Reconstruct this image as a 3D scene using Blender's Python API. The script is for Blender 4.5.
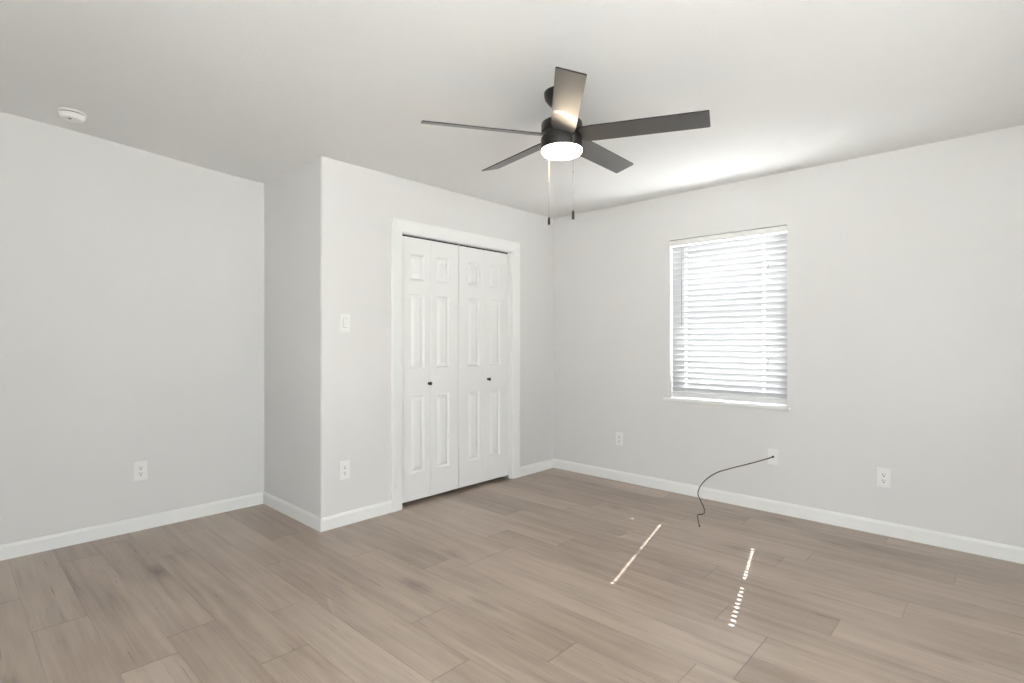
import bpy, bmesh, math, random
from mathutils import Vector, Matrix
random.seed(7)
PI = math.pi
for o in list(bpy.data.objects):
    bpy.data.objects.remove(o)
scene = bpy.context.scene
COL = scene.collection

# ------------------------------------------------------------------ camera
YAW = math.radians(42.93)
FPX, CAM_H = 534.0, 1.235
cam_d = bpy.data.cameras.new('camera'); cam = bpy.data.objects.new('camera', cam_d); COL.objects.link(cam)
cam_d.sensor_fit = 'HORIZONTAL'; cam_d.sensor_width = 36.0; cam_d.lens = 36.0*FPX/1024.0
cam.location = (0, 0, CAM_H); cam.rotation_euler = (PI/2, 0, YAW); cam_d.clip_start = 0.02
scene.camera = cam
# ------------------------------------------------------------------ world, sun, exposure
SKY_STRENGTH = 4.5
SUN_STRENGTH = 24.0
EXPOSURE = 1.49
w = bpy.data.worlds.new('world'); scene.world = w; w.use_nodes = True
bg = w.node_tree.nodes['Background']; bg.inputs[0].default_value = (0.94, 0.965, 1.0, 1); bg.inputs[1].default_value = SKY_STRENGTH
sun_d = bpy.data.lights.new('sun', 'SUN'); sun = bpy.data.objects.new('sun', sun_d); COL.objects.link(sun)
sun_d.energy = SUN_STRENGTH; sun_d.angle = math.radians(0.26); sun_d.color = (1.0, 0.97, 0.95)
_h = Vector((0.237, -0.971)).normalized(); _el = math.radians(45.1)
SUN_DIR = Vector((_h.x*math.cos(_el), _h.y*math.cos(_el), -math.sin(_el)))
sun.rotation_euler = SUN_DIR.to_track_quat('-Z', 'Y').to_euler(); sun.location = (-3, 12, 10)
vs = scene.view_settings
vs.view_transform = 'Standard'; vs.look = 'None'; vs.gamma = 1.0; vs.exposure = EXPOSURE; vs.use_curve_mapping = False
# sky portals: they only steer the sky's own light through the window openings
def portal(name, loc, rot, sx, sy):
    d = bpy.data.lights.new(name, 'AREA'); d.shape = 'RECTANGLE'; d.size = sx; d.size_y = sy
    d.cycles.is_portal = True
    o = bpy.data.objects.new(name, d); COL.objects.link(o); o.location = loc; o.rotation_euler = rot

# ------------------------------------------------------------------ room dimensions (metres)
H = 2.44
XL, XC, XR = -4.17, -3.275, 1.45       # alcove wall, closet wall, right wall
YW, YA, YB = 4.115, 1.70, -1.30        # window wall, alcove return, back wall
WX0, WX1, WZ0, WZ1 = -2.050, -1.155, 0.770, 2.068   # window opening
DY0, DY1, DZ = 2.330, 3.512, 2.036     # closet opening
RY0, RY1, RZ0, RZ1 = -0.10, 1.45, 0.45, 2.05          # unseen window added in the right wall for fill light
BX0_, BX1_ = -1.00, 0.35                            # unseen window added in the back wall, more fill light
portal('sky_portal', (XR+0.13, (RY0+RY1)/2, (RZ0+RZ1)/2), (0, PI/2, 0), RZ1-RZ0, RY1-RY0)
portal('sky_portal.002', ((BX0_+BX1_)/2, YB-0.13, (RZ0+RZ1)/2), (PI/2, 0, 0), BX1_-BX0_, RZ1-RZ0)
portal('sky_portal.001', ((WX0+WX1)/2, YW+0.16, (WZ0+WZ1)/2), (-PI/2, 0, 0), WX1-WX0, WZ1-WZ0)

# ------------------------------------------------------------------ materials
def lin(r, g, b):
    f = lambda c: (c/255/12.92) if c/255 <= 0.04045 else ((c/255+0.055)/1.055)**2.4
    return (f(r), f(g), f(b), 1)
def mat(name, col, rough=0.5, metal=0.0, spec=0.5, bump=None, mottle=0.0, coat=0.0):
    m = bpy.data.materials.new(name); m.use_nodes = True; nt = m.node_tree; p = nt.nodes['Principled BSDF']
    p.inputs['Base Color'].default_value = col; p.inputs['Roughness'].default_value = rough
    p.inputs['Metallic'].default_value = metal; p.inputs['Specular IOR Level'].default_value = spec
    p.inputs['Coat Weight'].default_value = coat
    tc = nt.nodes.new('ShaderNodeTexCoord')
    if bump:
        sc, st, dist = bump
        n = nt.nodes.new('ShaderNodeTexNoise'); n.inputs['Scale'].default_value = sc; n.inputs['Detail'].default_value = 3
        nt.links.new(tc.outputs['Object'], n.inputs['Vector'])
        b = nt.nodes.new('ShaderNodeBump'); b.inputs['Strength'].default_value = st; b.inputs['Distance'].default_value = dist
        nt.links.new(n.outputs['Fac'], b.inputs['Height']); nt.links.new(b.outputs['Normal'], p.inputs['Normal'])
    if mottle:
        n = nt.nodes.new('ShaderNodeTexNoise'); n.inputs['Scale'].default_value = 2.3; n.inputs['Detail'].default_value = 4
        nt.links.new(tc.outputs['Object'], n.inputs['Vector'])
        mx = nt.nodes.new('ShaderNodeMix'); mx.data_type = 'RGBA'
        mx.inputs['A'].default_value = tuple(c*(1-mottle) for c in col[:3])+(1,); mx.inputs['B'].default_value = tuple(min(1, c*(1+mottle)) for c in col[:3])+(1,)
        nt.links.new(n.outputs['Fac'], mx.inputs['Factor']); nt.links.new(mx.outputs['Result'], p.inputs['Base Color'])
    return m
M = {}
M['wall'] = mat('wall_paint', (0.720, 0.705, 0.692, 1), 0.75, spec=0.25, bump=(160, 0.22, 0.0012), mottle=0.012)
M['ceiling'] = mat('ceiling_paint', (0.82, 0.812, 0.808, 1), 0.85, spec=0.2, bump=(75, 0.5, 0.003), mottle=0.012)
M['trim'] = mat('trim_paint', (0.83, 0.825, 0.81, 1), 0.38, spec=0.4, bump=(30, 0.05, 0.0006))
M['door'] = mat('door_paint', (0.82, 0.815, 0.80, 1), 0.42, spec=0.4, bump=(90, 0.06, 0.0005))
M['plastic'] = mat('white_plastic', (0.82, 0.81, 0.79, 1), 0.35)
M['slot'] = mat('outlet_slot', (0.03, 0.03, 0.03, 1), 0.6)
M['vinyl'] = mat('window_vinyl', (0.82, 0.82, 0.82, 1), 0.4)
M['bronze'] = mat('dark_bronze', (0.016, 0.014, 0.013, 1), 0.32, metal=0.0, spec=0.55, mottle=0.05)
M['blade'] = mat('fan_blade', (0.066, 0.063, 0.062, 1), 0.36, spec=0.85, coat=0.15, mottle=0.08)
M['blade_top'] = mat('fan_blade_edge', (0.02, 0.017, 0.016, 1), 0.5)
M['knob'] = mat('knob_metal', (0.06, 0.055, 0.05, 1), 0.28, metal=0.9)
M['steel'] = mat('bracket_steel', (0.55, 0.55, 0.55, 1), 0.35, metal=1.0)
M['cable'] = mat('cable_jacket', (0.045, 0.042, 0.040, 1), 0.5)
M['wand'] = mat('wand_plastic', (0.16, 0.16, 0.17, 1), 0.3)
M['cord'] = mat('blind_cord', (0.75, 0.75, 0.75, 1), 0.8)
M['dark'] = mat('dark_gap', (0.02, 0.02, 0.02, 1), 0.8)
M['ground'] = mat('outdoor_ground', (0.71, 0.70, 0.69, 1), 0.9, mottle=0.15, bump=(40, 0.4, 0.01))
M['closet_in'] = mat('closet_inside_paint', (0.5, 0.49, 0.47, 1), 0.8, bump=(160, 0.2, 0.001))
M['chain'] = mat('pull_chain_metal', (0.35, 0.31, 0.27, 1), 0.35, metal=0.9)

def slat_mat():
    m = bpy.data.materials.new('blind_slat_vinyl'); m.use_nodes = True; nt = m.node_tree; nt.nodes.clear()
    out = nt.nodes.new('ShaderNodeOutputMaterial'); mix = nt.nodes.new('ShaderNodeMixShader'); mix.inputs[0].default_value = SLAT_TRANS
    d = nt.nodes.new('ShaderNodeBsdfPrincipled'); d.inputs['Base Color'].default_value = (0.57, 0.575, 0.59, 1); d.inputs['Roughness'].default_value = 0.4
    t = nt.nodes.new('ShaderNodeBsdfTranslucent'); t.inputs[0].default_value = (0.90, 0.93, 1.0, 1)
    tc = nt.nodes.new('ShaderNodeTexCoord'); n = nt.nodes.new('ShaderNodeTexNoise'); n.inputs['Scale'].default_value = 60
    b = nt.nodes.new('ShaderNodeBump'); b.inputs['Strength'].default_value = 0.05; b.inputs['Distance'].default_value = 0.0005
    nt.links.new(tc.outputs['Object'], n.inputs['Vector']); nt.links.new(n.outputs['Fac'], b.inputs['Height']); nt.links.new(b.outputs['Normal'], d.inputs['Normal'])
    nt.links.new(d.outputs[0], mix.inputs[1]); nt.links.new(t.outputs[0], mix.inputs[2]); nt.links.new(mix.outputs[0], out.inputs[0])
    return m
SLAT_TRANS = 0.020
M['slat'] = slat_mat()

def glass_mat():
    m = bpy.data.materials.new('window_glass'); m.use_nodes = True; nt = m.node_tree; nt.nodes.clear()
    out = nt.nodes.new('ShaderNodeOutputMaterial'); mix = nt.nodes.new('ShaderNodeMixShader')
    t = nt.nodes.new('ShaderNodeBsdfTransparent'); t.inputs[0].default_value = (0.95, 0.975, 0.97, 1)
    g = nt.nodes.new('ShaderNodeBsdfGlossy'); g.inputs['Roughness'].default_value = 0.01
    lw = nt.nodes.new('ShaderNodeLayerWeight'); pw = nt.nodes.new('ShaderNodeMath'); pw.operation = 'POWER'; pw.inputs[1].default_value = 5
    f = nt.nodes.new('ShaderNodeMath'); f.operation = 'MULTIPLY_ADD'; f.inputs[1].default_value = 0.9; f.inputs[2].default_value = 0.03
    nt.links.new(lw.outputs['Facing'], pw.inputs[0]); nt.links.new(pw.outputs[0], f.inputs[0])
    nt.links.new(f.outputs[0], mix.inputs[0]); nt.links.new(t.outputs[0], mix.inputs[1]); nt.links.new(g.outputs[0], mix.inputs[2]); nt.links.new(mix.outputs[0], out.inputs[0])
    return m
M['glass'] = glass_mat()

def lamp_mat():
    m = bpy.data.materials.new('lit_lens'); m.use_nodes = True; p = m.node_tree.nodes['Principled BSDF']
    p.inputs['Base Color'].default_value = (0.9, 0.88, 0.82, 1); p.inputs['Roughness'].default_value = 0.4
    p.inputs['Emission Color'].default_value = (1.0, 0.80, 0.58, 1); p.inputs['Emission Strength'].default_value = 16.0
    return m
M['lens'] = lamp_mat()

def floor_mat():
    m = bpy.data.materials.new('oak_laminate'); m.use_nodes = True; nt = m.node_tree; p = nt.nodes['Principled BSDF']
    N = nt.nodes.new; L = nt.links.new
    uv = N('ShaderNodeUVMap'); uv.uv_map = 'UVMap'
    def mapped(sx, sy):
        k = N('ShaderNodeMapping'); k.inputs['Scale'].default_value = (sx, sy, 1); L(uv.outputs[0], k.inputs[0]); return k.outputs[0]
    def noise(v, scale, detail=3, rough=0.5, dist=0):
        n = N('ShaderNodeTexNoise'); n.inputs['Scale'].default_value = scale; n.inputs['Detail'].default_value = detail
        n.inputs['Roughness'].default_value = rough; n.inputs['Distortion'].default_value = dist; L(v, n.inputs['Vector']); return n.outputs['Fac']
    def math_(op, a, b=None, c=None):
        n = N('ShaderNodeMath'); n.operation = op
        for i, x in enumerate((a, b, c)):
            if x is None: continue
            if isinstance(x, (int, float)): n.inputs[i].default_value = x
            else: L(x, n.inputs[i])
        return n.outputs[0]
    def rng(v, a, b, c, d):
        n = N('ShaderNodeMapRange'); n.clamp = True
        for i, x in enumerate((a, b, c, d)): n.inputs[i+1].default_value = x
        L(v, n.inputs[0]); return n.outputs[0]
    # contour lines of a stretched noise field = cathedral grain
    field = noise(mapped(0.30, 2.6), 1.6, 1.5, 0.4, 0.15)
    rings = math_('SINE', math_('MULTIPLY', field, 70.0))
    rings = rng(rings, 0.45, 1.0, 0.0, 1.0)
    ringmask = rng(noise(mapped(0.5, 2.0), 1.3, 2), 0.40, 0.62, 0.0, 1.0)
    rings = math_('MULTIPLY', rings, ringmask)
    fine = noise(mapped(1.3, 62.0), 2.2, 4, 0.6)
    streak = noise(mapped(0.55, 11.0), 2.0, 4, 0.6, 0.2)
    broad = noise(mapped(0.8, 2.2), 1.6, 3, 0.55)
    # knots
    vo = N('ShaderNodeTexVoronoi'); vo.inputs['Scale'].default_value = 1.0; vo.feature = 'F1'; L(mapped(1.15, 3.1), vo.inputs['Vector'])
    kn = rng(vo.outputs['Distance'], 0.02, 0.17, 1.0, 0.0)
    kn = math_('MULTIPLY', kn, rng(noise(mapped(4.0, 20.0), 2.5, 4, 0.6), 0.35, 0.60, 0.5, 1.0))
    at = N('ShaderNodeAttribute'); at.attribute_name = 'tone'; tone = at.outputs['Fac']
    v = math_('MULTIPLY_ADD', math_('SUBTRACT', fine, 0.5), 0.30, 0.455)
    v = math_('MULTIPLY_ADD', math_('SUBTRACT', streak, 0.5), 0.62, v)
    v = math_('MULTIPLY_ADD', math_('SUBTRACT', broad, 0.5), 0.62, v)
    v = math_('MULTIPLY_ADD', rings, -0.045, v)
    v = math_('MULTIPLY_ADD', rng(noise(mapped(0.45, 7.0), 3.1, 3, 0.55, 0.6), 0.58, 0.72, 0.0, 1.0), -0.13, v)
    v = math_('MULTIPLY_ADD', kn, -0.38, v)
    v = math_('MULTIPLY_ADD', math_('SUBTRACT', tone, 0.5), 0.24, v)
    cr = N('ShaderNodeValToRGB'); e = cr.color_ramp.elements
    e[0].position = 0.0; e[0].color = (0.150, 0.108, 0.080, 1)
    e[1].position = 1.0; e[1].color = (0.545, 0.450, 0.368, 1)
    k = cr.color_ramp.elements.new(0.35); k.color = (0.308, 0.236, 0.183, 1)
    k = cr.color_ramp.elements.new(0.62); k.color = (0.418, 0.336, 0.270, 1)
    L(v, cr.inputs[0]); L(cr.outputs[0], p.inputs['Base Color'])
    L(rng(fine, 0.3, 0.7, 0.27, 0.35), p.inputs['Roughness'])
    p.inputs['Specular IOR Level'].default_value = 0.85
    b = N('ShaderNodeBump'); b.inputs['Strength'].default_value = 0.12; b.inputs['Distance'].default_value = 0.0006
    L(fine, b.inputs['Height']); L(b.outputs[0], p.inputs['Normal'])
    return m
M['floor'] = floor_mat()

# ------------------------------------------------------------------ mesh helpers
def box(bm, x0, x1, y0, y1, z0, z1, bev=0.0):
    vs_ = [bm.verts.new(c) for c in ((x0,y0,z0),(x1,y0,z0),(x1,y1,z0),(x0,y1,z0),(x0,y0,z1),(x1,y0,z1),(x1,y1,z1),(x0,y1,z1))]
    fs = [bm.faces.new([vs_[i] for i in f]) for f in ((0,3,2,1),(4,5,6,7),(0,1,5,4),(1,2,6,5),(2,3,7,6),(3,0,4,7))]
    if bev:
        es = {e for f in fs for e in f.edges}
        bmesh.ops.bevel(bm, geom=list(es), offset=bev, segments=2, profile=0.5, affect='EDGES')
    return vs_
def prism(bm, pts, z0, z1, axis='z'):
    def P(a, b, c):
        return (a, b, c) if axis == 'z' else ((c, a, b) if axis == 'x' else (a, c, b))
    lo = [bm.verts.new(P(a, b, z0)) for a, b in pts]; hi = [bm.verts.new(P(a, b, z1)) for a, b in pts]
    n = len(pts)
    bm.faces.new(lo[::-1]); bm.faces.new(hi)
    for i in range(n): bm.faces.new((lo[i], lo[(i+1)%n], hi[(i+1)%n], hi[i]))
    bmesh.ops.recalc_face_normals(bm, faces=bm.faces[:])
def lathe(bm, prof, seg=40, c=(0, 0, 0), close=True):
    rings = []
    for r, z in prof:
        if r < 1e-6: rings.append([bm.verts.new((c[0], c[1], c[2]+z))])
        else: rings.append([bm.verts.new((c[0]+r*math.cos(2*PI*i/seg), c[1]+r*math.sin(2*PI*i/seg), c[2]+z)) for i in range(seg)])
    for a, b in zip(rings, rings[1:]):
        for i in range(seg):
            j = (i+1) % seg
            if len(a) == 1 and len(b) == 1: continue
            if len(a) == 1: bm.faces.new((a[0], b[j], b[i]))
            elif len(b) == 1: bm.faces.new((a[i], a[j], b[0]))
            else: bm.faces.new((a[i], a[j], b[j], b[i]))
    bmesh.ops.recalc_face_normals(bm, faces=bm.faces[:])
def tube(bm, pts, r, seg=8, taper=None):
    pts = [Vector(p) for p in pts]; rings = []; up = None
    for i, p in enumerate(pts):
        t = (pts[min(i+1, len(pts)-1)]-pts[max(i-1, 0)]).normalized()
        if up is None: up = t.orthogonal().normalized()
        up = (up - t*up.dot(t)).normalized(); s = t.cross(up)
        rr = r if taper is None else r*taper[i]
        rings.append([bm.verts.new(p+(up*math.cos(2*PI*k/seg)+s*math.sin(2*PI*k/seg))*rr) for k in range(seg)])
    for a, b in zip(rings, rings[1:]):
        for k in range(seg): bm.faces.new((a[k], a[(k+1)%seg], b[(k+1)%seg], b[k]))
    bm.faces.new(rings[0][::-1]); bm.faces.new(rings[-1])
    bmesh.ops.recalc_face_normals(bm, faces=bm.faces[:])
def spline(pts, n=10):
    P = [Vector(p) for p in pts]; P = [P[0]*2-P[1]]+P+[P[-1]*2-P[-2]]; out = []
    for i in range(1, len(P)-2):
        for k in range(n):
            t = k/n; a, b, c, d = P[i-1], P[i], P[i+1], P[i+2]
            out.append(0.5*((2*b)+(-a+c)*t+(2*a-5*b+4*c-d)*t*t+(-a+3*b-3*c+d)*t**3))
    out.append(P[-2]); return out
def obj(name, bm, m, parent=None, smooth=False, loc=None, sharp=35):
    me = bpy.data.meshes.new(name); bm.normal_update(); bm.to_mesh(me); bm.free()
    for mm in (m if isinstance(m, (list, tuple)) else [m]): me.materials.append(mm)
    if smooth:
        me.shade_smooth()
        me.set_sharp_from_angle(angle=math.radians(sharp))
    o = bpy.data.objects.new(name, me); COL.objects.link(o)
    if parent is not None: o.parent = parent
    if loc is not None: o.location = loc
    return o
def thing(name, label=None, cat=None, loc=(0, 0, 0), rz=0.0, group=None, kind=None):
    o = bpy.data.objects.new(name, None); COL.objects.link(o); o.empty_display_size = 0.05
    o.location = loc; o.rotation_euler = (0, 0, rz)
    if label: o['label'] = label
    if cat: o['category'] = cat
    if group: o['group'] = group
    if kind: o['kind'] = kind
    return o
def struct(name, bm, m, label, cat, smooth=False):
    o = obj(name, bm, m, smooth=smooth); o['kind'] = 'structure'; o['label'] = label; o['category'] = cat
    return o
NB = bmesh.new

# ------------------------------------------------------------------ floor: one mesh of planks
def build_floor():
    bm = NB(); uvl = bm.loops.layers.uv.new('UVMap'); tl = bm.loops.layers.float_color.new('tone')
    W, LEN = 0.19, 1.45
    joints = {1.60: -1.30, 1.41: -1.915, 1.22: -1.536, 1.79: -0.876, 2.17: -0.738, 2.55: -0.548, 2.74: -1.166,
              2.93: -0.35, 3.12: -0.94, 1.03: -2.457, 0.84: -2.094}
    rnd = random.Random(11)
    x_lo, x_hi = XL-0.02, XR+0.02; k = -14
    while 1.22+W*k < YW+0.02:
        y0 = 1.22+W*k; y1 = min(y0+W, YW+0.03); k += 1
        if y1 < YB-0.02: continue
        off = joints.get(round(y0, 2), rnd.uniform(-1.4, 0))
        x = off - LEN*math.ceil((off-x_lo)/LEN)
        while x < x_hi:
            a, b = max(x, x_lo), min(x+LEN, x_hi); x += LEN
            if b-a < 0.005: continue
            tone = rnd.random(); ou, ov = rnd.uniform(0, 60), rnd.uniform(0, 60); fl = rnd.choice((-1, 1))
            g, d = 0.0011, 0.0010
            top = [bm.verts.new(c) for c in ((a+g, y0+g, 0), (b-g, y0+g, 0), (b-g, y1-g, 0), (a+g, y1-g, 0))]
            low = [bm.verts.new(c) for c in ((a, y0, -d), (b, y0, -d), (b, y1, -d), (a, y1, -d))]
            fs = [bm.faces.new(top)]
            for i in range(4): fs.append(bm.faces.new((low[i], low[(i+1)%4], top[(i+1)%4], top[i])))
            for n, f in enumerate(fs):
                for lp in f.loops:
                    lp[uvl].uv = (fl*(lp.vert.co.x)+ou, lp.vert.co.y-y0+ov)
                    t = tone if n == 0 else tone-(3.2 if n in (2, 4) else 0.7)
                    lp[tl] = (t, t, t, 1)
    box(bm, x_lo, x_hi, YB-0.02, YW+0.02, -0.12, -0.004)
    return struct('floor', bm, M['floor'], 'greige oak plank laminate floor', 'floor')
build_floor()

# ------------------------------------------------------------------ walls and ceiling
def ceil_z(x, y):      # the ceiling rises a little towards the back of the room
    t = max(0.0, min(1.0, (1.85-y)/1.75)); return H + 0.002 + 0.092*t*t*(3-2*t)
HW = 2.58              # walls run up into the ceiling
bm = NB(); nx_, ny_ = 2, 60; CY0, CY1 = YB-0.12, YW+0.14
low = [[bm.verts.new((XL-0.12+(XR-XL+0.24)*i/nx_, CY0+(CY1-CY0)*j/ny_, ceil_z(0, CY0+(CY1-CY0)*j/ny_))) for j in range(ny_+1)] for i in range(nx_+1)]
for i in range(nx_):
    for j in range(ny_): bm.faces.new((low[i][j], low[i][j+1], low[i+1][j+1], low[i+1][j]))
tp = [bm.verts.new(c) for c in ((XL-0.12, CY0, 2.66), (XR+0.12, CY0, 2.66), (XR+0.12, CY1, 2.66), (XL-0.12, CY1, 2.66))]
bm.faces.new(tp)
bm.faces.new([low[i][0] for i in range(nx_+1)]+[tp[1], tp[0]]); bm.faces.new([low[i][ny_] for i in range(nx_+1)]+[tp[2], tp[3]])
bm.faces.new(low[0]+[tp[3], tp[0]]); bm.faces.new(low[nx_]+[tp[2], tp[1]])
bmesh.ops.recalc_face_normals(bm, faces=bm.faces[:])
struct('ceiling', bm, M['ceiling'], 'white lightly textured ceiling', 'ceiling', smooth=True)
def rect_hole(bm, a0, a1, z0, z1, ha0, ha1, hz0, hz1, put):
    put(a0, ha0, z0, z1); put(ha1, a1, z0, z1); put(ha0, ha1, hz1, z1)
    if hz0 > z0: put(ha0, ha1, z0, hz0)
bm = NB(); wput = lambda a, b, c, d: box(bm, a, b, YW, YW+0.14, c, d)
rect_hole(bm, XL-0.12, XR+0.12, -0.12, HW, WX0, WX1, WZ0-0.02, WZ1, wput)
struct('wall_window', bm, M['wall'], 'light grey wall holding the blinded window', 'wall')
bm = NB(); rect_hole(bm, YB-0.12, YW, -0.12, HW, RY0, RY1, RZ0, RZ1, lambda a, b, c, d: box(bm, XR, XR+0.12, a, b, c, d))
struct('wall_right', bm, M['wall'], 'light grey wall at the right end, out of frame', 'wall')
bm = NB(); rect_hole(bm, XL-0.12, XR, -0.12, HW, BX0_, BX1_, RZ0, RZ1, lambda a, b, c, d: box(bm, a, b, YB-0.12, YB, c, d))
struct('wall_back', bm, M['wall'], 'light grey wall behind the viewer', 'wall')
bm = NB(); box(bm, XL-0.12, XL, YB, YW, -0.12, HW)
struct('wall_left', bm, M['wall'], 'grey shaded wall of the alcove at the far left', 'wall')
r = 0.016; pts = [(XL, YA+0.11), (XL, YA)]
for i in range(7):
    a = -PI/2+PI/2*i/6; pts.append((XC-r+r*math.cos(a), YA+r+r*math.sin(a)))
pts += [(XC, YA+0.11)]
bm = NB(); prism(bm, pts, -0.12, HW)
struct('wall_alcove', bm, M['wall'], 'narrow return wall between alcove and closet wall with rounded corner', 'wall', smooth=True)
bm = NB(); rect_hole(bm, YA+0.11, YW, -0.12, HW, DY0-0.018, DY1+0.018, -0.12, DZ+0.018, lambda a, b, c, d: box(bm, XC-0.115, XC, a, b, c, d))
struct('wall_closet', bm, M['wall'], 'pale wall around the closet doors', 'wall')

# ------------------------------------------------------------------ baseboards
BH, BT = 0.087, 0.013
def bb_profile(sign, base):
    return [(base, 0.0), (base+sign*BT, 0.0), (base+sign*BT, BH-0.016), (base+sign*(BT-0.003), BH-0.008), (base+sign*(BT-0.006), BH-0.002), (base+sign*0.004, BH), (base, BH)]
def base_x(name, xw, sign, y0, y1, label):       # board along y, wall plane at x=xw
    bm = NB(); prism(bm, [(p, q) for p, q in bb_profile(sign, xw)], y0, y1, axis='y')
    return struct(name, bm, M['trim'], label, 'baseboard')
def base_y(name, yw, sign, x0, x1, label):
    bm = NB(); prism(bm, [(p, q) for p, q in bb_profile(sign, yw)], x0, x1, axis='x')
    return struct(name, bm, M['trim'], label, 'baseboard')
base_x('baseboard_left', XL, 1, YB, YA-0.0135, 'white baseboard along the shaded left wall')
base_y('baseboard_alcove', YA, -1, XL, XC+BT, 'white baseboard on the narrow return wall')
base_x('baseboard_closet', XC, 1, YA, DY0-0.0955, 'white baseboard between outer corner and closet casing')
base_x('baseboard_corner', XC, 1, DY1+0.1035, YW-BT, 'short white baseboard between closet casing and room corner')
base_y('baseboard_window', YW, -1, XC, XR, 'long white baseboard under the window')
base_x('baseboard_right', XR, -1, YB, YW-BT, 'white baseboard on the right wall')
base_y('baseboard_back', YB, 1, XL+BT, XR-BT, 'white baseboard on the back wall')

# ------------------------------------------------------------------ closet: casing, jamb, inside
def casing():
    bm = NB(); t = 0.018
    # profile from inner edge to outer edge (offset, thickness)
    prof = [(0, 0), (0, 0.008), (0.006, 0.011), (0.018, 0.011), (0.024, 0.013), (0.062, 0.0165), (0.070, t), (0.089, t), (0.092, t-0.003), (0.092, 0)]
    yi0, yi1, zi = DY0-0.003, DY1+0.009, DZ+0.006
    def vert(off, th, corner):
        if corner == 0: return (XC+th, yi0-off, 0)
        if corner == 1: return (XC+th, yi0-off, zi+off)
        if corner == 2: return (XC+th, yi1+off, zi+off)
        return (XC+th, yi1+off, 0)
    R = [[bm.verts.new(vert(o_, t_, c)) for o_, t_ in prof] for c in range(4)]
    for a, b in zip(R, R[1:]):
        for i in range(len(prof)): j = (i+1) % len(prof); bm.faces.new((a[i], a[j], b[j], b[i]))
    bm.faces.new(R[0]); bm.faces.new(R[3][::-1])
    bmesh.ops.recalc_face_normals(bm, faces=bm.faces[:])
    return struct('trim_1', bm, M['trim'], 'white moulded casing around the closet doors', 'door casing')
casing()
bm = NB()
box(bm, XC-0.115, XC, DY0-0.018, DY0, 0, DZ+0.018); box(bm, XC-0.115, XC, DY1, DY1+0.018, 0, DZ+0.018); box(bm, XC-0.115, XC, DY0, DY1, DZ, DZ+0.018)
struct('trim_2', bm, M['trim'], 'white jamb lining the closet opening', 'door jamb')
XD = XC-0.040       # front face of the closet doors
DTH = 0.034
bm = NB()           # overhead track, an upside-down channel
box(bm, XD-DTH, XD-0.004, DY0+0.002, DY1-0.002, DZ-0.004, DZ); box(bm, XD-DTH, XD-DTH+0.002, DY0+0.002, DY1-0.002, DZ-0.022, DZ-0.004)
box(bm, XD-0.008, XD-0.006, DY0+0.002, DY1-0.002, DZ-0.012, DZ-0.004)
struct('trim_3', bm, M['dark'], 'dark overhead track above the closet doors', 'door track')

# bifold leaves with three moulded panels
def leaf_bm(width, z0, z1, fold_right, gap=0.0012):
    """leaf in local coords: front face at x=0 looking +x, y from 0..width"""
    bm = NB(); a, b = gap, width-gap
    if fold_right: ys = [a, a+0.098, a+0.098+0.134, b]
    else: ys = [a, b-0.098-0.134, b-0.098, b]
    zs = [z0, 0.232, 0.820, 1.028, 1.596, 1.705, 1.900, z1]
    G = [[bm.verts.new((0, y, z)) for z in zs] for y in ys]
    front = {}
    for i in range(3):
        for j in range(len(zs)-1):
            front[(i, j)] = bm.faces.new((G[i][j], G[i+1][j], G[i+1][j+1], G[i][j+1]))
    # body behind
    B = [bm.verts.new((-DTH, y, z)) for y, z in ((a, z0), (b, z0), (b, z1), (a, z1))]
    bm.faces.new(B[::-1])
    def strip(chain, b0, b1): bm.faces.new(chain+[b1, b0]) 
    strip([G[0][j] for j in range(len(zs))][::1], B[0], B[3]); strip([G[3][j] for j in range(len(zs))], B[1], B[2])
    strip([G[i][0] for i in range(4)], B[0], B[1]); strip([G[i][-1] for i in range(4)], B[3], B[2])
    bmesh.ops.recalc_face_normals(bm, faces=bm.faces[:])
    for j in (1, 3, 5):
        f = front[(1, j)]
        bmesh.ops.inset_region(bm, faces=[f], thickness=0.008, depth=-0.012, use_even_offset=True)
        bmesh.ops.inset_region(bm, faces=[f], thickness=0.004, depth=-0.002, use_even_offset=True)
        bmesh.ops.inset_region(bm, faces=[f], thickness=0.004, depth=0.0, use_even_offset=True)
        bmesh.ops.inset_region(bm, faces=[f], thickness=0.024, depth=0.0115, use_even_offset=True)
    return bm
def knob_bm():
    bm = NB()
    lathe(bm, [(0, 0), (0.011, 0), (0.011, 0.002), (0.0055, 0.004), (0.005, 0.012), (0.011, 0.017), (0.0145, 0.021), (0.0145, 0.025), (0.010, 0.029), (0, 0.030)], 24)
    bmesh.ops.rotate(bm, verts=bm.verts[:], matrix=Matrix.Rotation(PI/2, 3, 'Y'), cent=(0, 0, 0)); return bm
def hinge_bm(z):
    bm = NB(); tube(bm, [(-DTH-0.002, 0, z-0.03), (-DTH-0.002, 0, z+0.03)], 0.004, 8); box(bm, -DTH-0.0015, -DTH, -0.02, 0.02, z-0.03, z+0.03); return bm
ZB0, ZB1 = 0.028, 2.024
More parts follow.
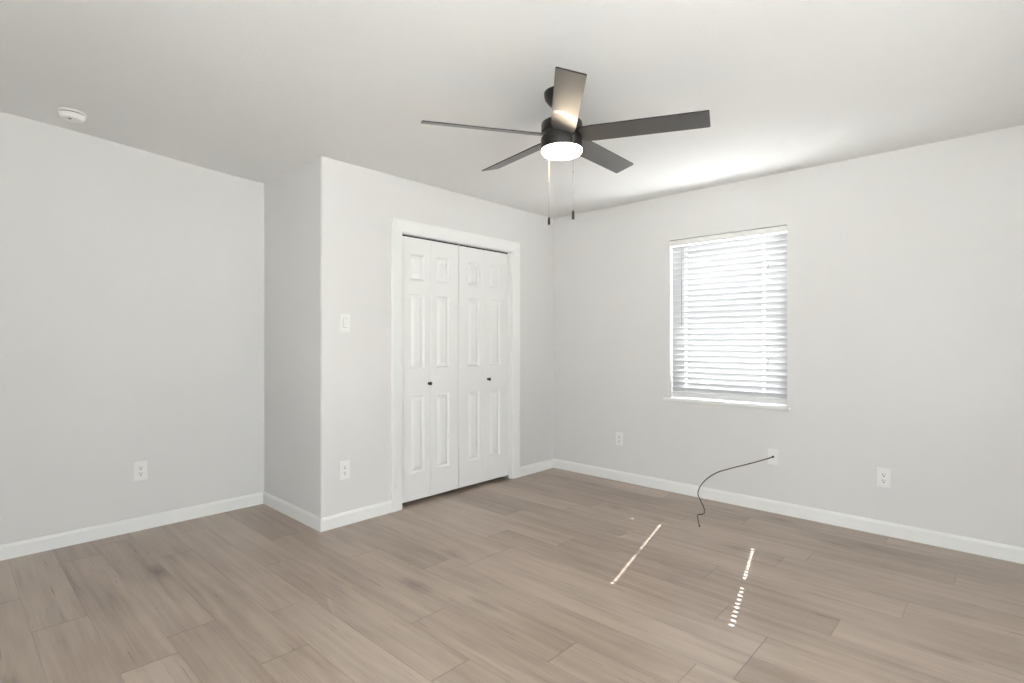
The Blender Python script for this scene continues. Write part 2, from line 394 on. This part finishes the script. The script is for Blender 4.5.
def bifold(name, y0, width, knob_on_first, label, fold):
    t = thing(name, label, 'closet door', (XD, y0, 0), kind='structure')
    lw = width/2
    dy = lw*math.cos(fold)
    for i in (0, 1):
        lf = obj('door_leaf', leaf_bm(lw, ZB0, ZB1, i == 0), M['door'], t)
        # each pair folds a hair towards the room at its middle
        if i == 0: lf.location = (0, 0, 0); lf.rotation_euler = (0, 0, -fold)
        else: lf.location = (math.sin(fold)*lw, dy, 0); lf.rotation_euler = (0, 0, fold)
        if (i == 0) == knob_on_first:
            ky = lw-0.018 if i == 0 else 0.040
            obj('knob', knob_bm(), M['knob'], lf, smooth=True, loc=(0, ky, 0.908))
        if i == 0:
            for z in (0.25, 1.05, 1.80):
                h = obj('hinge', hinge_bm(z), M['steel'], lf, smooth=True, loc=(0, lw, 0))
    return t
DW = (DY1-DY0-0.008)/2
d1 = bifold('door_1', DY0+0.003, DW-0.002, True, 'left white bifold closet door pair with dark knob', 0.012)
d2 = bifold('door_2', DY0+0.003+DW+0.002, DW-0.002, False, 'right white bifold closet door pair, beside the room corner', 0.004)
def bracket(y, s, par):
    bm = NB(); x = XD-DTH/2
    box(bm, x-0.012, x+0.024, 0, s*0.0015, 0.0, 0.03) if s > 0 else box(bm, x-0.012, x+0.024, -0.0015, 0, 0.0, 0.03)
    y0_, y1_ = (0, 0.042) if s > 0 else (-0.042, 0)
    box(bm, x-0.012, x+0.024, y0_, y1_, 0.0, 0.0022)
    tube(bm, [(x, s*0.022, 0.002), (x, s*0.022, 0.032)], 0.004, 8)
    for v in bm.verts: v.co.x -= XD
    o = obj('pivot_bracket', bm, M['steel'], par, loc=(0, y-par.location.y, 0)); return o
bracket(DY0, 1, d1); bracket(DY1, -1, d2)
bm = NB(); box(bm, -0.012, 0.006, -0.004, 0.004, 2.014, DZ, 0.0015)
obj('guide_pin', bm, M['steel'], d1, loc=(0, DW-0.001, 0))

# ------------------------------------------------------------------ window
FY = YW+0.085     # room side of the vinyl frame
win = thing('window_1', 'white single-hung window behind the closed blind', 'window', ((WX0+WX1)/2, YW, WZ0), kind='structure')
def wloc(bm):
    for v in bm.verts: v.co -= Vector(win.location)
    return bm
bm = NB()
for a, b, c, d in ((WX0, WX0+0.035, WZ0, WZ1), (WX1-0.035, WX1, WZ0, WZ1), (WX0+0.035, WX1-0.035, WZ1-0.035, WZ1), (WX0+0.035, WX1-0.035, WZ0, WZ0+0.035)):
    box(bm, a, b, FY, FY+0.055, c, d)
obj('window_frame', wloc(bm), M['vinyl'], win)
ZR = 1.487
def sash(z0, z1, y):
    bm = NB(); a, b, s = WX0+0.035, WX1-0.035, 0.044
    box(bm, a, a+s, y, y+0.024, z0, z1); box(bm, b-s, b, y, y+0.024, z0, z1); box(bm, a+s, b-s, y, y+0.024, z0, z0+s); box(bm, a+s, b-s, y, y+0.024, z1-s, z1)
    o = obj('sash', wloc(bm), M['vinyl'], win)
    bm = NB(); box(bm, a+s, b-s, y+0.010, y+0.014, z0+s, z1-s)
    obj('pane', wloc(bm), M['glass'], o)
sash(WZ0+0.035, ZR+0.022, FY+0.002); sash(ZR-0.022, WZ1-0.035, FY+0.028)
bm = NB(); box(bm, (WX0+WX1)/2-0.03, (WX0+WX1)/2+0.03, FY-0.012, FY+0.003, ZR+0.022, ZR+0.034, 0.002)
obj('sash_lock', wloc(bm), M['vinyl'], win)
bm = NB()
box(bm, WX0-0.048, WX1+0.022, YW-0.026, YW-0.0002, WZ0-0.022, WZ0, 0.004); box(bm, WX0+0.0005, WX1-0.0005, YW-0.004, FY, WZ0-0.0195, WZ0)
obj('window_sill', wloc(bm), M['trim'], win)

# unseen plain windows added to brighten the room: one in the right wall, one in the back wall (local: opening along X, outside towards +y)
def fill_window(name, label, loc, rz, width, h):
    t = thing(name, label, 'window', loc, rz, kind='structure'); s = 0.045; a0, a1 = -width/2, width/2
    bm = NB()
    for a, b, c, d in ((a0, a0+s, 0, h), (a1-s, a1, 0, h), (a0+s, a1-s, h-s, h), (a0+s, a1-s, 0, s), (-s/2, s/2, s, h-s)):
        box(bm, a, b, 0.06, 0.11, c, d)
    obj('window_frame', bm, M['vinyl'], t)
    for a, b in ((a0+s, -s/2), (s/2, a1-s)):
        bm = NB(); box(bm, a, b, 0.083, 0.087, s, h-s); obj('pane', bm, M['glass'], t)
fill_window('fill_window_right', 'plain uncovered window added for fill light in the right wall, out of frame', (XR, (RY0+RY1)/2, RZ0), -PI/2, RY1-RY0, RZ1-RZ0)
fill_window('fill_window_back', 'plain uncovered window added for fill light in the back wall, out of frame', ((BX0_+BX1_)/2, YB, RZ0), PI, BX1_-BX0_, RZ1-RZ0)

# outdoor ground that the daylight bounces off
bm = NB(); box(bm, -25, 25, YW+0.14, 45, -0.30, -0.20); box(bm, XR+0.12, 25, -25, YW+0.14, -0.30, -0.20); box(bm, -25, XR+0.12, -25, YB-0.12, -0.30, -0.20)
g = struct('ground', bm, M['ground'], 'pale dry ground outside the windows', 'ground')

# ------------------------------------------------------------------ blind
BY = YW+0.034            # centre plane of the blind inside the recess
BX0, BX1 = WX0+0.007, WX1-0.007
blind = thing('window_blind', 'closed white horizontal slat blind filling the window opening', 'window blind', ((WX0+WX1)/2, BY, WZ0))
def bloc(bm):
    for v in bm.verts: v.co -= Vector(blind.location)
    return bm
PITCH, SW, TILT = 0.0443, 0.050, math.radians(67.5)
HOLES = (-1.922, -1.322)
NS = 27; ZT = 1.992
bm = NB()
def slat(zc, cord_slot=True):
    # cross-section: crowned strip; u runs from outer-low edge to inner-high edge; real slots where the lift cords pass
    ux = [-1.0, -0.6, -0.11, 0.11, 0.6, 1.0]
    xs = [BX0]
    for h in HOLES: xs += [h-0.009, h+0.009]
    xs += [BX1]
    ct, st = math.cos(TILT), math.sin(TILT)
    def P(x, u, side):
        w_ = u*SW/2; crown = 0.0022*(1-u*u)+side*0.0011
        # direction inwards (-y) and up; normal outwards-up
        return (x, BY - w_*ct + crown*st, zc + w_*st + crown*ct)
    V = {}
    for i, x in enumerate(xs):
        for j, u in enumerate(ux):
            for s_ in (-1, 1): V[(i, j, s_)] = bm.verts.new(P(x, u, s_))
    hole = lambda i, j: (i in (1, 3)) and j == 2 and cord_slot
    nx, nu = len(xs)-1, len(ux)-1
    for i in range(nx):
        for j in range(nu):
            if hole(i, j): continue
            for s_ in (-1, 1):
                q = (V[(i, j, s_)], V[(i+1, j, s_)], V[(i+1, j+1, s_)], V[(i, j+1, s_)])
                bm.faces.new(q if s_ < 0 else q[::-1])
    for i in range(nx):
        for j in (0, nu): bm.faces.new((V[(i, j, -1)], V[(i+1, j, -1)], V[(i+1, j, 1)], V[(i, j, 1)]))
        if hole(i, 2):
            for j in (2, 3): bm.faces.new((V[(i, j, -1)], V[(i+1, j, -1)], V[(i+1, j, 1)], V[(i, j, 1)]))
            for k in (i, i+1): bm.faces.new((V[(k, 2, -1)], V[(k, 3, -1)], V[(k, 3, 1)], V[(k, 2, 1)]))
    for j in range(nu):
        for i in (0, nx): bm.faces.new((V[(i, j, -1)], V[(i, j+1, -1)], V[(i, j+1, 1)], V[(i, j, 1)]))
for k in range(NS): slat(ZT-0.003-k*PITCH, k < NS-1)
bmesh.ops.recalc_face_normals(bm, faces=bm.faces[:])
obj('slat_panel', bloc(bm), M['slat'], blind, smooth=True, sharp=50)
bm = NB(); box(bm, BX0, BX1, BY-0.018, BY+0.022, 2.022, WZ1-0.002, 0.002)
obj('headrail', bloc(bm), M['vinyl'], blind)
bm = NB(); box(bm, WX0+0.002, WX1-0.002, BY-0.030, BY-0.0205, 2.020, WZ1-0.004, 0.003)
obj('valance', bloc(bm), M['plastic'], blind)
bm = NB(); box(bm, BX0, BX1, -0.024, 0.024, -0.006, 0.006, 0.003)
bmesh.ops.rotate(bm, verts=bm.verts[:], matrix=Matrix.Rotation(-TILT, 3, 'X'), cent=(0, 0, 0)); bmesh.ops.translate(bm, verts=bm.verts[:], vec=(0, BY, 0.803))
obj('bottom_rail', bloc(bm), M['vinyl'], blind)
for hx in HOLES:
    bm = NB()
    for dx in (-0.009, 0.009):
        tube(bm, [(hx+dx, BY-0.0135, 2.022), (hx+dx, BY-0.0135, WZ0+0.02)], 0.0007, 5)
        tube(bm, [(hx+dx, BY+0.0145, 2.022), (hx+dx, BY+0.0145, WZ0+0.02)], 0.0007, 5)
    obj('ladder_cord', bloc(bm), M['cord'], blind)
bm = NB(); wx = -1.946
tube(bm, [(wx, BY-0.024, 2.022), (wx, BY-0.026, 2.002), (wx, BY-0.029, 1.99), (wx-0.001, BY-0.030, 1.60), (wx, BY-0.030, 1.374)], 0.0030, 8)
tube(bm, [(wx, BY-0.030, 1.385), (wx, BY-0.030, 1.365)], 0.0042, 8)
obj('tilt_wand', bloc(bm), M['wand'], blind, smooth=True)
for z in (1.785, 1.086):
    bm = NB(); tube(bm, [(-1.284, BY-0.017, z+0.017), (-1.287, BY-0.020, z), (-1.289, BY-0.017, z-0.014)], 0.0032, 8)
    obj('cord_knot', bloc(bm), M['wand'], blind, smooth=True)

# ------------------------------------------------------------------ wall plates (local: plate in XZ plane, front towards -y)
def plate_bm(w_, h_):
    bm = NB(); t = 0.0065; v = [bm.verts.new(c) for c in ((-w_/2, 0, -h_/2), (w_/2, 0, -h_/2), (w_/2, 0, h_/2), (-w_/2, 0, h_/2))]
    q = [bm.verts.new(c) for c in ((-w_/2, -0.0045, -h_/2), (w_/2, -0.0045, -h_/2), (w_/2, -0.0045, h_/2), (-w_/2, -0.0045, h_/2))]
    i_ = 0.003; p = [bm.verts.new(c) for c in ((-w_/2+i_, -t, -h_/2+i_), (w_/2-i_, -t, -h_/2+i_), (w_/2-i_, -t, h_/2-i_), (-w_/2+i_, -t, h_/2-i_))]
    bm.faces.new(v); bm.faces.new(p)
    for a, b in ((v, q), (q, p)):
        for k in range(4): bm.faces.new((a[k], a[(k+1)%4], b[(k+1)%4], b[k]))
    bmesh.ops.recalc_face_normals(bm, faces=bm.faces[:]); return bm
def slots_bm():
    bm = NB(); y0, y1 = -0.0094, -0.0075
    box(bm, -0.0078, -0.0052, y0, y1, -0.0005, 0.0095); box(bm, 0.0052, 0.0078, y0, y1, 0.0005, 0.0085)
    pts = [(0.0042*math.cos(PI*i/8+PI), -0.0075+0.0042*math.sin(PI*i/8+PI)) for i in range(9)]
    prism(bm, pts+[(0.0042, -0.0055), (-0.0042, -0.0055)], y0, y1, axis='y'); return bm
def recep_bm():
    bm = NB(); pts = []
    for i in range(20):
        a = 2*PI*i/20; x, z = 0.0175*math.cos(a), 0.0175*math.sin(a); pts.append((x, max(-0.0142, min(0.0142, z))))
    prism(bm, pts, -0.009, -0.0062, axis='y'); return bm
def screw(par, z):
    bm = NB(); lathe(bm, [(0, 0), (0.0033, 0), (0.0028, 0.0012), (0, 0.0014)], 12)
    bmesh.ops.rotate(bm, verts=bm.verts[:], matrix=Matrix.Rotation(PI/2, 3, 'X'), cent=(0, 0, 0))
    obj('screw', bm, M['plastic'], par, smooth=True, loc=(0, -0.0064, z))
def outlet(loc, rz, label, w_=0.076, h_=0.124):
    t = thing('wall_outlet', label, 'outlet', loc, rz, group='duplex wall outlets')
    obj('cover_plate', plate_bm(w_, h_), M['plastic'], t)
    for z in (0.0195, -0.0195):
        rc = obj('receptacle', recep_bm(), M['plastic'], t, loc=(0, 0, z)); obj('slots', slots_bm(), M['slot'], rc)
    screw(t, 0); return t
E = 0.0002
outlet((XL+E, 0.905, 0.388), PI/2, 'white outlet low on the shaded left wall of the alcove')
outlet((XC+E, 1.864, 0.370), PI/2, 'white outlet under the light switch on closet wall')
outlet((-2.527, YW-E, 0.371), 0, 'white outlet on window wall nearest the closet corner', 0.07, 0.115)
outlet((-0.583, YW-E, 0.365), 0, 'white outlet on window wall, right of the cable plate')
t = thing('light_switch', 'white rocker light switch beside the closet casing', 'light switch', (XC+E, 1.866, 1.361), PI/2)
obj('cover_plate', plate_bm(0.078, 0.122), M['plastic'], t)
bm = NB(); box(bm, -0.0175, 0.0175, -0.0072, -0.005, -0.034, 0.034, 0.0008)
obj('rocker_frame', bm, M['plastic'], t)
bm = NB(); box(bm, -0.0160, 0.0160, -0.0076, -0.0070, -0.0320, 0.0320)  # grey plate: its colour stands for the shade in the gap around the rocker
obj('rocker_gap_shade', bm, M['wand'], t)
bm = NB(); pts = [(-0.0066, -0.0305), (-0.0125, -0.0305), (-0.0098, 0.0), (-0.0086, 0.0305), (-0.0066, 0.0305)]
prism(bm, pts, -0.0145, 0.0145, axis='x'); obj('rocker', bm, M['plastic'], t)
for z in (0.048, -0.048): screw(t, z)
t = thing('cable_plate', 'small white cable outlet plate below the window', 'wall plate', (-1.247, YW-E, 0.402))
obj('cover_plate', plate_bm(0.070, 0.112), M['plastic'], t)
bm = NB(); lathe(bm, [(0, 0), (0.0085, 0), (0.0085, 0.0015), (0.006, 0.003), (0, 0.003)], 16)
bmesh.ops.rotate(bm, verts=bm.verts[:], matrix=Matrix.Rotation(PI/2, 3, 'X'), cent=(0, 0, 0))
obj('bushing', bm, M['slot'], t, smooth=True, loc=(0, -0.005, 0))
for z in (0.042, -0.042): screw(t, z)

# loose cable: from the plate, sagging to the floor
FW = Vector((-math.sin(YAW), math.cos(YAW), 0)); RT = Vector((math.cos(YAW), math.sin(YAW), 0))
CABLE = [(-1.2480, 4.108, 0.4020), (-1.2773, 4.090, 0.3875), (-1.3554, 4.060, 0.3544), (-1.4322, 4.030, 0.3240), (-1.5133, 4.000, 0.2926),
         (-1.5950, 3.975, 0.2560), (-1.6653, 3.950, 0.2013), (-1.7090, 3.930, 0.1400), (-1.7149, 3.900, 0.0875), (-1.6795, 3.865, 0.0533),
         (-1.6351, 3.820, 0.0200), (-1.6178, 3.790, 0.0045), (-1.6000, 3.745, 0.0033), (-1.6040, 3.705, 0.0033), (-1.6170, 3.680, 0.0033), (-1.6004, 3.6348, 0.0033), (-1.5493, 3.5347, 0.0033), (-1.5160, 3.470, 0.0033)]
bm = NB(); cp = spline(CABLE, 8); tube(bm, cp, 0.0038, 8)
cab = thing('cable', 'thin black cable hanging from wall plate onto the floor', 'cable', (CABLE[0]))
for v in bm.verts: v.co -= Vector(CABLE[0])
obj('cable_jacket', bm, M['cable'], cab, smooth=True)
bm = NB(); a = Vector(CABLE[-1]); b = (a-Vector(CABLE[-2])).normalized(); b.z = 0
tube(bm, [a-b*0.004+Vector((0, 0, 0.002)), a+b*0.004+Vector((0, 0, 0.002)), a+b*0.018+Vector((0, 0, 0.002))], 0.0052, 10)
tube(bm, [a+b*0.018+Vector((0, 0, 0.002)), a+b*0.028+Vector((0, 0, 0.002))], 0.0012, 6)
for v in bm.verts: v.co -= Vector(CABLE[0])
obj('connector', bm, M['knob'], cab, smooth=True)

# ------------------------------------------------------------------ smoke detector
t = thing('smoke_detector', 'round white smoke detector on the ceiling near left wall', 'smoke detector', (-3.850, 0.512, ceil_z(0, 0.512)))
bm = NB(); lathe(bm, [(0, 0), (0.066, 0), (0.066, -0.008), (0.063, -0.010), (0, -0.010)], 40); obj('mounting_base', bm, M['plastic'], t, smooth=True)
bm = NB(); lathe(bm, [(0, -0.010), (0.055, -0.010), (0.055, -0.0145), (0, -0.0145)], 40); obj('vent_gap', bm, M['slot'], t, smooth=True)
bm = NB(); lathe(bm, [(0, -0.0145), (0.060, -0.0145), (0.061, -0.020), (0.055, -0.032), (0.048, -0.040), (0.030, -0.043), (0.028, -0.041), (0, -0.042)], 40); obj('cover', bm, M['plastic'], t, smooth=True)
bm = NB(); lathe(bm, [(0, -0.041), (0.008, -0.041), (0.008, -0.045), (0, -0.0455)], 16, c=(0.018, -0.012, 0)); obj('test_button', bm, M['wand'], t, smooth=True)

# ------------------------------------------------------------------ ceiling fan
fc = FW*2.596+RT*0.2420
ZBL = 2.2308
fan = thing('ceiling_fan', 'dark five-blade ceiling fan with lit round lens and two pull chains', 'ceiling fan', (fc.x, fc.y, H+0.002))
z_ = lambda z: z-H-0.002
bm = NB(); lathe(bm, [(0, z_(H+0.002)), (0.086, z_(H+0.002)), (0.086, z_(2.432)), (0.082, z_(2.412)), (0.062, z_(2.387)), (0.032, z_(2.370)), (0.020, z_(2.366)), (0, z_(2.366))], 48)
obj('canopy', bm, M['bronze'], fan, smooth=True)
bm = NB(); lathe(bm, [(0, z_(2.364)), (0.0135, z_(2.364)), (0.0135, z_(2.292)), (0, z_(2.292))], 24)
obj('downrod', bm, M['bronze'], fan, smooth=True)
bm = NB(); lathe(bm, [(0, z_(2.312)), (0.034, z_(2.312)), (0.036, z_(2.302)), (0.090, z_(2.299)), (0.098, z_(2.294)), (0.1005, z_(2.285)), (0.1005, z_(2.250)), (0.095, z_(2.247)), (0.095, z_(2.240)), (0, z_(2.240))], 56)
obj('motor_housing', bm, M['bronze'], fan, smooth=True)
bm = NB(); lathe(bm, [(0, z_(2.240)), (0.094, z_(2.240)), (0.094, z_(2.222)), (0.1005, z_(2.221)), (0.1015, z_(2.214)), (0.1015, z_(2.170)), (0.0995, z_(2.166)), (0, z_(2.166))], 56)
obj('light_housing', bm, M['bronze'], fan, smooth=True)
bm = NB(); lathe(bm, [(0, z_(2.166)), (0.0970, z_(2.166)), (0.0975, z_(2.161)), (0.0955, z_(2.153)), (0.089, z_(2.146)), (0.073, z_(2.141)), (0.045, z_(2.138)), (0, z_(2.137))], 56)
obj('light_lens', bm, M['lens'], fan, smooth=True)
PH = -0.3573+YAW; R_OUT, BW, PITCHB = 0.6737, 0.1175, 0.2766
def blade_bm(ang):
    bm = NB(); u = Vector((math.cos(ang), math.sin(ang), 0)); v = Vector((-math.sin(ang), math.cos(ang), 0))
    th = 0.0055
    def P(r_, s, side):
        # s across (+ = counter-clockwise side, lower), rigid fan tilt measured from the photograph
        o = u*r_ + v*(s*math.cos(PITCHB)) + Vector((0, 0, -s*math.sin(PITCHB)))
        lat, dep = o.dot(RT), o.dot(FW); o.z += -0.005*lat+0.0334*dep
        n = v*math.sin(PITCHB)+Vector((0, 0, math.cos(PITCHB)))
        return o + n*(side*th/2) + Vector((0, 0, z_(ZBL)))
    # outline: root narrower inside hub, then full rectangular width, softly rounded tip corners
    out = [(0.085, -0.040), (0.115, -BW/2+0.003), (0.16, -BW/2)]
    c = 0.006
    out += [(R_OUT-c, -BW/2), (R_OUT-c*0.3, -BW/2+c*0.3), (R_OUT, -BW/2+c), (R_OUT+0.004, BW/2-c), (R_OUT+0.004-c*0.3, BW/2-c*0.3), (R_OUT+0.004-c, BW/2)]
    out += [(0.16, BW/2), (0.115, BW/2-0.003), (0.085, 0.040)]
    lo = [bm.verts.new(P(a, b, -1)) for a, b in out]; hi = [bm.verts.new(P(a, b, 1)) for a, b in out]
    bm.faces.new(lo[::-1]); f = bm.faces.new(hi); n = len(out)
    side = [bm.faces.new((lo[i], lo[(i+1)%n], hi[(i+1)%n], hi[i])) for i in range(n)]
    bmesh.ops.recalc_face_normals(bm, faces=bm.faces[:])
    for q in side+[f]: q.material_index = 1
    return bm
def iron_bm(ang):
    bm = NB(); u = Vector((math.cos(ang), math.sin(ang), 0)); v = Vector((-math.sin(ang), math.cos(ang), 0)); th = 0.004
    def P(r_, s, side):
        o = u*r_+v*(s*math.cos(PITCHB))+Vector((0, 0, -s*math.sin(PITCHB)))
        lat, dep = o.dot(RT), o.dot(FW); o.z += -0.005*lat+0.0334*dep
        n = v*math.sin(PITCHB)+Vector((0, 0, math.cos(PITCHB)))
        return o+n*(side*th/2+0.0048)+Vector((0, 0, z_(ZBL)))
    out = [(0.06, -0.022), (0.13, -0.022), (0.150, -0.012), (0.150, 0.012), (0.13, 0.022), (0.06, 0.022)]
    lo = [bm.verts.new(P(a, b, -1)) for a, b in out]; hi = [bm.verts.new(P(a, b, 1)) for a, b in out]
    bm.faces.new(lo[::-1]); bm.faces.new(hi)
    for i in range(6): bm.faces.new((lo[i], lo[(i+1)%6], hi[(i+1)%6], hi[i]))
    bmesh.ops.recalc_face_normals(bm, faces=bm.faces[:]); return bm
for k in range(5):
    b = obj('blade', blade_bm(PH+k*2*PI/5), [M['blade'], M['blade_top']], fan)
    obj('blade_bracket', iron_bm(PH+k*2*PI/5), M['bronze'], b)
def chain(lat, dep, ztop, zbot, fob_h):
    o = RT*lat+FW*dep
    bm = NB(); z = ztop
    tube(bm, [(o.x, o.y, z_(ztop)), (o.x, o.y, z_(zbot+fob_h-0.002))], 0.0011, 6)
    while z > zbot+fob_h+0.002:
        lathe(bm, [(0, 0.0015), (0.0014, 0.0008), (0.0014, -0.0008), (0, -0.0015)], 6, c=(o.x, o.y, z_(z))); z -= 0.006
    lathe(bm, [(0, 0.004), (0.0024, 0.003), (0.0024, -0.003), (0, -0.004)], 8, c=(o.x, o.y, z_(2.028)))
    d = (RT*lat+FW*dep).normalized()*0.012
    tube(bm, [(o.x-d.x, o.y-d.y, z_(ztop+0.004)), (o.x, o.y, z_(ztop+0.004)), (o.x, o.y, z_(ztop-0.004))], 0.0022, 8)
    c_ = obj('pull_chain', bm, M['chain'], fan, smooth=True)
    bm = NB(); lathe(bm, [(0, fob_h), (0.0035, fob_h), (0.0062, fob_h-0.007), (0.0068, 0.006), (0.0055, 0), (0, 0)], 14, c=(o.x, o.y, z_(zbot)))
    obj('fob', bm, M['bronze'], c_, smooth=True)
chain(0.0435, -0.103, 2.192, 1.805, 0.043)
chain(-0.056, 0.090, 2.192, 1.822, 0.038)
